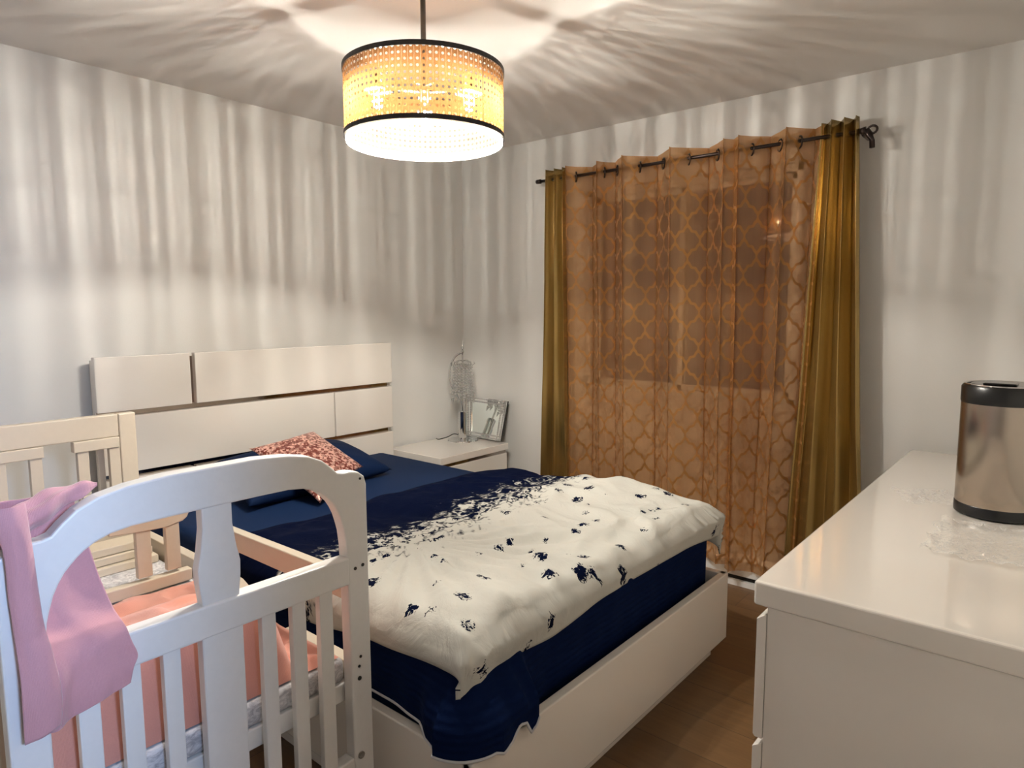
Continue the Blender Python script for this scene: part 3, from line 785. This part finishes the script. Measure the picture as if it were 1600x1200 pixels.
# thin plastic film on the dresser
def film(name, cx, cy, lx, ly, rot, hgt, seed, props, n=46):
    def f(a, b):
        u, v = (a-0.5)*lx, (b-0.5)*ly
        e = 1+0.16*nz(a*3, b*3, seed)
        u *= e; v *= 1+0.16*nz(b*3, a*3, seed+4)
        r1 = max(0, 1-abs(nz(u*14, v*14, seed))*3.2); r2 = max(0, 1-abs(nz(u*30+5, v*26, seed+2))*3)
        z = DZ+0.002+hgt*(0.55*r1+0.35*r2)*(0.35+0.9*abs(nz(a*2, b*2, seed+9)))
        c_, s_ = math.cos(rot), math.sin(rot)
        return Vector((cx+u*c_-v*s_, cy+u*s_+v*c_, z))
    return grid(name, f, n, n, M['plastic_film'], None, 0, props)
film('plastic_bag', -0.905, -2.915, 0.17, 0.16, 0.5, 0.034, 1.0, P('crumpled clear plastic bag lying on the dresser behind the bin', 'plastic bag'))
def sheet(a, b):
    u, v = lerp(-1.46, -1.12, a), lerp(-2.985, -3.24, b)
    e = min(a, 1-a, b, 1-b)
    z = DZ+0.002+0.018*ss(0.10, 0.0, e)*abs(nz(a*9, b*9, 3)+0.3)+0.005*max(0, 1-abs(nz(u*16, v*16, 5))*3)
    return Vector((u+0.015*nz(b*6, 0, 2), v+0.012*nz(a*6, 0, 6), z))
grid('plastic_sheet', sheet, 50, 40, M['plastic_film'], None, 0, P('flat clear plastic sheet lying on the dresser in front of the bin', 'plastic sheet'))

# ------------------------------------------------------------------ crib
CRX0, CRX1 = -3.095, -2.365; YN0, YN1 = -1.965, -1.930; YF0, YF1 = -0.665, -0.630
cx = (CRX0+CRX1)/2
crib = thing('crib', (cx, -1.3, 0), 'white and cream wooden toddler crib beside the bed', 'crib')
def mir(x): return 2*cx-x
# near end panel: two posts and an arched top rail as one curved board
out_r = [(-2.365, 0.0), (-2.365, 1.005), (-2.374, 1.022), (-2.392, 1.034), (-2.412, 1.038), (-2.432, 1.038), (-2.446, 1.042), (-2.462, 1.058), (-2.485, 1.077), (-2.52, 1.093), (-2.57, 1.103), (-2.64, 1.109)]
in_r = [(-2.64, 1.027), (-2.56, 1.026), (-2.52, 1.018), (-2.49, 1.000), (-2.46, 0.970), (-2.444, 0.945), (-2.432, 0.905), (-2.427, 0.86), (-2.425, 0.80), (-2.420, 0.0)]
pts = out_r + [(mir(x), z) for x, z in out_r[::-1]] + [(mir(x), z) for x, z in in_r[::-1]] + in_r
# build as three boards so the faces stay clean
def board(name, pts, y0, y1, mat, bev=0.004): return prism(name, pts, 'y', y0, y1, mat, crib, bev)
def strip_board(name, upper, lower, y0, y1, mat):
    bm = bmesh.new(); n = len(upper)
    V = {}
    for i, (u, l) in enumerate(zip(upper, lower)):
        for k, y in enumerate((y0, y1)):
            V[i, 0, k] = bm.verts.new((u[0], y, u[1])); V[i, 1, k] = bm.verts.new((l[0], y, l[1]))
    for i in range(n-1):
        bm.faces.new((V[i, 0, 0], V[i+1, 0, 0], V[i+1, 1, 0], V[i, 1, 0])); bm.faces.new((V[i, 0, 1], V[i+1, 0, 1], V[i+1, 1, 1], V[i, 1, 1]))
        bm.faces.new((V[i, 0, 0], V[i+1, 0, 0], V[i+1, 0, 1], V[i, 0, 1])); bm.faces.new((V[i, 1, 0], V[i+1, 1, 0], V[i+1, 1, 1], V[i, 1, 1]))
    for i in (0, n-1): bm.faces.new((V[i, 0, 0], V[i, 1, 0], V[i, 1, 1], V[i, 0, 1]))
    bmesh.ops.recalc_face_normals(bm, faces=bm.faces)
    es = [e for e in bm.edges if len(e.link_faces) == 2 and e.calc_face_angle(0) > 0.9]
    bmesh.ops.bevel(bm, geom=es, offset=0.004, segments=2, affect='EDGES', profile=0.5)
    return link(name, bm, mat, crib)
up = [(-2.365, 0.0), (-2.365, 0.80), (-2.365, 0.90), (-2.365, 0.97), (-2.365, 1.000), (-2.371, 1.020), (-2.388, 1.033), (-2.412, 1.038), (-2.432, 1.038), (-2.446, 1.042), (-2.462, 1.058), (-2.485, 1.077), (-2.52, 1.093), (-2.57, 1.103), (-2.64, 1.109)]
lo = [(-2.420, 0.0), (-2.425, 0.80), (-2.427, 0.86), (-2.431, 0.895), (-2.436, 0.915), (-2.443, 0.938), (-2.452, 0.957), (-2.462, 0.973), (-2.473, 0.985), (-2.482, 0.994), (-2.493, 1.003), (-2.51, 1.013), (-2.535, 1.022), (-2.57, 1.027), (-2.64, 1.028)]
full_u = up + [(mir(x), z) for x, z in up[::-1]]; full_l = lo + [(mir(x), z) for x, z in lo[::-1]]
strip_board('end_frame', full_u, full_l, YN0, YN1, M['crib_white'])
box('middle_rail', mir(-2.422), -2.422, YN0-0.002, YN1, 0.765, 0.832, M['crib_white'], crib, 0.004)
spl = [(-2.699, 1.030), (-2.699, 0.985), (-2.693, 0.940), (-2.686, 0.905), (-2.687, 0.875), (-2.692, 0.830)]
left = [(mir(x), z) for x, z in spl[::-1]]
prism('splat', spl + left, 'y', YN0+0.004, YN1-0.004, M['crib_white'], crib, 0.003)
box('wide_slat', mir(-2.687), -2.687, YN0+0.004, YN1-0.004, 0.315, 0.766, M['crib_white'], crib, 0.003)
for xa, xb in ((-2.645, -2.612), (-2.572, -2.538), (-2.502, -2.467)):
    box('slat', xa, xb, YN0+0.006, YN1-0.010, 0.315, 0.766, M['crib_white'], crib, 0.002)
    box('slat', mir(xb), mir(xa), YN0+0.006, YN1-0.010, 0.315, 0.766, M['crib_white'], crib, 0.002)
box('bottom_rail', mir(-2.422), -2.422, YN0, YN1, 0.245, 0.322, M['crib_white'], crib, 0.004)
def hole(x, z, r, d=0.0, mat='dark_hole', name='screw_hole'):
    bm = bmesh.new(); add_tube(bm, [(x, YN0-0.0015-d, z), (x, YN0+0.004, z)], r, 12); link(name, bm, M[mat], crib)
for x, z, r in ((-2.405, 0.800, 0.0042), (-2.383, 0.803, 0.0042), (-2.397, 0.575, 0.0036), (-2.402, 0.552, 0.0036), (-2.402, 0.521, 0.0055), (-2.384, 1.016, 0.003)): hole(x, z, r)
hole(-2.404, 0.322, 0.009, 0.002, 'bolt', 'bolt')
# far end panel
box('far_post', -2.443, -2.387+0.0, YF0, YF1, 0.0, 1.052, M['crib_cream'], crib, 0.004)
box('far_post', mir(-2.387), mir(-2.443), YF0, YF1, 0.0, 1.052, M['crib_cream'], crib, 0.004)
box('far_top_rail', mir(-2.444), -2.444, YF0+0.002, YF1, 0.972, 1.052, M['crib_cream'], crib, 0.004)
for k, (xa, xb) in enumerate(((-2.590, -2.446), (-2.83, -2.676), (mir(-2.446), -2.93))):
    box('cross_bar', xa, xb, YF0-0.006, YF1-0.008, 0.934, 0.9715, M['crib_cream'], crib, 0.003)
for xa in (-2.480, -2.579, -2.716, -2.815, -2.955):
    box('slat', xa, xa+0.035, YF0, YF1-0.012, 0.50, 0.9345, M['crib_cream'], crib, 0.002)
box('slat', -2.505, -2.483, YF1+0.004, YF1+0.022, 0.50, 0.960, M['crib_cream'], crib, 0.002)
box('far_bottom_rail', mir(-2.444), -2.444, YF0, YF1, 0.43, 0.505, M['crib_cream'], crib, 0.004)
# bed-side: low rail with raised guard near the foot
gx0, gx1 = -2.405, -2.372
prism('side_rail', [(YF0-0.002, 0.50), (YF0-0.002, 0.613), (-1.28, 0.613), (-1.36, 0.606), (-1.42, 0.585), (-1.47, 0.54), (-1.50, 0.50), (-1.60, 0.50), (-1.64, 0.548), (YN1+0.001, 0.548), (YN1+0.001, 0.455), (YF0-0.002, 0.455)], 'x', gx0, gx1, M['crib_cream'], crib, 0.003)
prism('guard_rail', [(YN1+0.001, 0.706), (YN1+0.001, 0.770), (-1.30, 0.762), (-1.285, 0.750), (-1.285, 0.600), (-1.335, 0.598), (-1.340, 0.660), (-1.352, 0.690), (-1.375, 0.704)], 'x', gx0+0.002, gx1-0.002, M['crib_cream'], crib, 0.003)
box('back_rail', mir(gx1), mir(gx0), YN1+0.001, YF0-0.001, 0.90, 0.97, M['crib_cream'], crib, 0.004)
for k in range(9):
    y = lerp(-1.80, -0.78, k/8); box('slat', mir(gx1)+0.008, mir(gx0)-0.006, y-0.016, y+0.016, 0.50, 0.905, M['crib_cream'], crib, 0.002)
box('back_rail', mir(gx1), mir(gx0), YN1+0.001, YF0-0.001, 0.44, 0.505, M['crib_cream'], crib, 0.004)
box('mattress_support', mir(gx0)+0.001, gx0-0.001, YN1+0.004, YF0-0.004, 0.455, 0.502, M['crib_white'], crib, 0.003)

box('crib_mattress', mir(gx0)+0.008, gx0-0.008, YN1+0.008, YF0-0.010, 0.503, 0.562, M['marble'], bev=0.012, seg=3, smooth=True,
    props=P('thin grey marbled mattress lying in the crib', 'mattress'))
def blanket(a, b):
    x = lerp(-3.035, -2.425, a); y = lerp(YN1+0.016, -1.165, b)
    h_ = 0.572 + 0.195*ss(-2.535, -2.605, x+0.03*nz(y*6, 0, 3))*ss(-1.25, -1.85, y) + 0.03*ss(-2.45, -2.52, x)*0
    h_ += 0.018*max(0, 1-abs(nz(x*9, y*9, 4))*3)*ss(0, 0.1, min(a, 1-a, 1-b)) + 0.012*nz(x*12, y*12, 2)
    if b < 0.03: h_ = lerp(0.566, h_, b/0.03)
    if a < 0.001 or a > 0.999 or b > 0.999: h_ = 0.567
    return Vector((x, y+0.006*nz(x*10, h_*10, 7)*(b > 0.02), max(h_, 0.566)))
grid('blanket', blanket, 70, 70, M['peach_blanket'], None, 0, P('coral pink blanket heaped on the crib mattress', 'blanket'))

# loose slatted rail section standing in the crib
gt = thing('loose_rail', (-2.56, -1.15, 0.57), 'loose cream rail piece with two slats standing inside the crib', 'rail')
gy0, gy1 = -1.15, -1.125
prism('top_bar', [(-2.660, 0.812), (-2.425, 0.812), (-2.428, 0.788), (-2.436, 0.772), (-2.450, 0.762), (-2.50, 0.754), (-2.57, 0.757), (-2.66, 0.765)], 'y', gy0, gy1, M['crib_cream'], gt, 0.003)
for xa in (-2.588, -2.503): box('slat', xa, xa+0.042, gy0+0.002, gy1-0.002, 0.615, 0.768, M['crib_cream'], gt, 0.002)
box('bottom_bar', -2.74, -2.432, gy0-0.004, gy1+0.004, 0.568, 0.605, M['crib_cream'], gt, 0.003)
for (x0, x1, y0, y1, z0, lab) in ((-2.66, -2.43, -0.90, -0.80, 0.563, 'cream painted plank at the bottom of the pile in the crib'),
                                 (-2.63, -2.44, -0.88, -0.79, 0.5905, 'cream painted plank in the middle of the pile in the crib'),
                                 (-2.65, -2.45, -0.87, -0.78, 0.618, 'cream painted plank on top of the pile in the crib')):
    bm = bmesh.new(); add_box(bm, x0, x1, y0, y1, z0, z0+0.026, 0.003)
    link('plank', bm, M['crib_cream'], props=P(lab, 'plank', 'planks stacked in the crib'))
box('board', -2.60, -2.45, -0.76, -0.742, 0.564, 0.80, M['crib_cream'], bev=0.003, props=P('upright cream board behind the stacked planks in the crib', 'board'))

# pink cloth over the near end of the crib
def cloth():
    root = thing('pink_cloth', (-3.05, YN0, 0.70), 'pink knit cloth thrown over the left side of the crib end', 'cloth')
    y_f = YN0
    # hanging leg: from the rail top behind, out through the opening and down the front
    # rows: (z, left x, right x, y)
    rows_ = [(1.100, -3.075, -2.960, YN1+0.020), (1.06, -3.085, -2.955, YN1+0.035), (1.00, -3.080, -2.942, YN1+0.030), (0.93, -3.072, -2.930, YN1+0.020), (0.875, -3.066, -2.918, YN1-0.005),
             (0.850, -3.062, -2.913, YN0-0.006), (0.82, -3.060, -2.908, YN0-0.016), (0.785, -3.062, -2.901, YN0-0.020), (0.755, -3.064, -2.910, YN0-0.020), (0.722, -3.066, -2.915, YN0-0.018)]
    def at(tab, t, k):
        s = t*(len(tab)-1); i = min(int(s), len(tab)-2); fr_ = s-i
        p0, p1, p2, p3 = tab[max(i-1, 0)][k], tab[i][k], tab[i+1][k], tab[min(i+2, len(tab)-1)][k]
        return 0.5*((2*p1)+(-p0+p2)*fr_+(2*p0-5*p1+4*p2-p3)*fr_**2+(-p0+3*p1-3*p2+p3)*fr_**3)
    def f(a, b):
        z = at(rows_, b, 0); xl = at(rows_, b, 1); xr = at(rows_, b, 2); y = at(rows_, b, 3)
        x = lerp(xl, xr, a)
        z += 0.035*(a-0.3)*ss(0.6, 1.0, b)
        front = ss(0.5, 0.7, b)
        fold = 0.012*math.exp(-((a-0.22)/0.09)**2) - 0.010*math.exp(-((a-0.10)/0.05)**2)*0.5 + 0.003*nz(a*4, b*6, 2)
        y -= fold*front + abs(0.004*nz(a*5, b*4, 9))*front
        y += 0.012*nz(a*3, b*5, 3)*(1-front)
        return Vector((x, y, z))
    grid('hanging_leg', f, 60, 90, M['pink_knit'], root, 0.003)
    # narrow outer leg laid down the face of the panel
    rows2 = [(1.108, -3.092, -3.050, YN0-0.010), (1.08, -3.090, -3.050, YN0-0.018), (1.03, -3.082, -3.047, YN0-0.016), (0.96, -3.080, -3.043, YN0-0.012), (0.90, -3.078, -3.040, YN0-0.016), (0.84, -3.078, -3.032, YN0-0.026), (0.78, -3.079, -3.026, YN0-0.030), (0.718, -3.080, -3.030, YN0-0.028)]
    def f2(a, b):
        z = at(rows2, b, 0); x = lerp(at(rows2, b, 1), at(rows2, b, 2), a); y = at(rows2, b, 3)
        y -= 0.010*math.sin(PI*a)*(1 if b < 0.6 else 0.7) + 0.002*nz(a*3, b*7, 5)
        return Vector((x, y, z+0.01*a*b))
    grid('narrow_leg', f2, 20, 60, M['pink_knit'], root, 0.003)
    # bunched roll over the arched rail
    cl = catmull([(-3.15, YN0+0.012, 1.040), (-3.10, YN0+0.012, 1.055), (-3.06, YN0+0.014, 1.070), (-3.02, YN0+0.018, 1.086), (-2.975, YN1-0.006, 1.100), (-2.93, YN1+0.000, 1.108)], 8)
    n_ = len(cl)
    def f3(a, b):
        i = min(int(b*(n_-1)), n_-2); fr_ = b*(n_-1)-i
        c0 = Vector(cl[i]).lerp(Vector(cl[i+1]), fr_)
        rr = interp([(0, 0.022), (0.3, 0.027), (0.6, 0.025), (0.85, 0.015), (1.0, 0.003)], b)
        rr *= 1+0.20*math.sin(a*2*PI*3+b*9)*0.5+0.35*nz(math.cos(a*2*PI)*1.2, math.sin(a*2*PI)*1.2, b*6)
        return c0+Vector((0.15*rr*math.sin(a*2*PI), rr*0.95*math.cos(a*2*PI), rr*math.sin(a*2*PI)))
    grid('bunched_top', f3, 40, 60, M['pink_knit'], root, 0, closeu=True)
cloth()

# ------------------------------------------------------------------ pendant lamp
PX, PY = -1.825, -1.611; PR = 0.251
PZ0, PZ1 = 1.954, 2.166
pd = thing('pendant_lamp', (PX, PY, PZ0), 'lit drum pendant lamp with woven cane shade and black bands hanging from the ceiling', 'lamp')
lathe('canopy', [(0.06, 0.0), (0.06, 0.02), (0.055, 0.025)], (PX, PY, CE-0.0255), M['stem_metal'], pd, 32)
tube('stem', [(PX, PY, PZ1-0.06), (PX, PY, CE-0.024)], 0.0085, M['stem_metal'], pd, 14)
N = 128; ncell = 88
grid('cane_shade', lambda a, b: Vector((PX+PR*math.cos(a*2*PI), PY+PR*math.sin(a*2*PI), lerp(PZ0+0.010, PZ1-0.01, b))), N, 6, M['cane'], pd, 0,
     uvf=lambda a, b: (a*ncell, b*(PZ1-PZ0-0.02)/(2*PI*PR/ncell)), closeu=True)
def band(name, z0, z1):
    bm = bmesh.new(); seg = 96
    add_lathe(bm, [(PR+0.003, z0), (PR+0.003, z1), (PR-0.003, z1), (PR-0.003, z0), (PR+0.003, z0)], (PX, PY, 0), seg, False, False)
    bmesh.ops.remove_doubles(bm, verts=bm.verts, dist=1e-5)
    link(name, bm, M['black_metal'], pd)
band('top_band', PZ1-0.014, PZ1); band('bottom_band', PZ0, PZ0+0.014)
box('seam_strip', PX-0.0, PX+0.001, PY-PR-0.001, PY-PR, PZ0+0.014, PZ1-0.014, M['cane'], pd)
bm = bmesh.new()
for k in range(3):
    a = k*2*PI/3-1.30
    add_tube(bm, [(PX+0.01*math.cos(a), PY+0.01*math.sin(a), PZ1-0.045), (PX+(PR-0.004)*math.cos(a), PY+(PR-0.004)*math.sin(a), PZ1-0.008)], 0.003, 8)
    add_tube(bm, [(PX, PY, PZ1-0.07), (PX+0.160*math.cos(a), PY+0.160*math.sin(a), PZ1-0.07)], 0.006, 8)
add_lathe(bm, [(0.02, 0), (0.02, 0.03)], (PX, PY, PZ1-0.09), 16)
link('spider', bm, M['stem_metal'], pd)
# clear segmented diffuser below the shade
bm = bmesh.new(); add_lathe(bm, [(PR-0.006, -0.003), (PR-0.0105, -0.013), (0.0005, -0.0135)], (PX, PY, PZ0), 96, False, False)
link('diffuser', bm, M['acrylic'], pd, True)
bm = bmesh.new(); add_lathe(bm, [(PR-0.0035, -0.002), (PR-0.004, -0.014), (PR-0.010, -0.0145)], (PX, PY, PZ0), 96, False, False)
link('diffuser_rim', bm, M['rim'], pd, True)
for k in range(6):
    a = k*PI/3+0.2; bm = bmesh.new()
    add_tube(bm, [(PX+(PR-0.002)*math.cos(a), PY+(PR-0.002)*math.sin(a), PZ0-0.001), (PX+(PR-0.002)*math.cos(a), PY+(PR-0.002)*math.sin(a), PZ0-0.015)], 0.0016, 6)
    link('rim_clip', bm, M['black_metal'], pd)
for k in range(3):
    a = k*2*PI/3-1.30; bxx, byy = PX+0.160*math.cos(a), PY+0.160*math.sin(a)
    sk = lathe('socket_and_shield', [(0.043, -0.008), (0.033, 0.005), (0.014, 0.016), (0.014, 0.045)], (bxx, byy, PZ1-0.082), M['stem_metal'], pd, 16)  # socket neck plus a flared cup added to cut light reaching the ceiling
    bb = lathe('bulb', [(0.004, -0.062), (0.012, -0.056), (0.017, -0.040), (0.016, -0.022), (0.009, -0.003), (0.008, 0.0)], (bxx, byy, PZ1-0.082), M['bulb'], pd, 20)
    tube('filament', [(bxx, byy, PZ1-0.082-0.048), (bxx, byy, PZ1-0.082-0.012)], 0.0030, M['filament'], bb, 6)
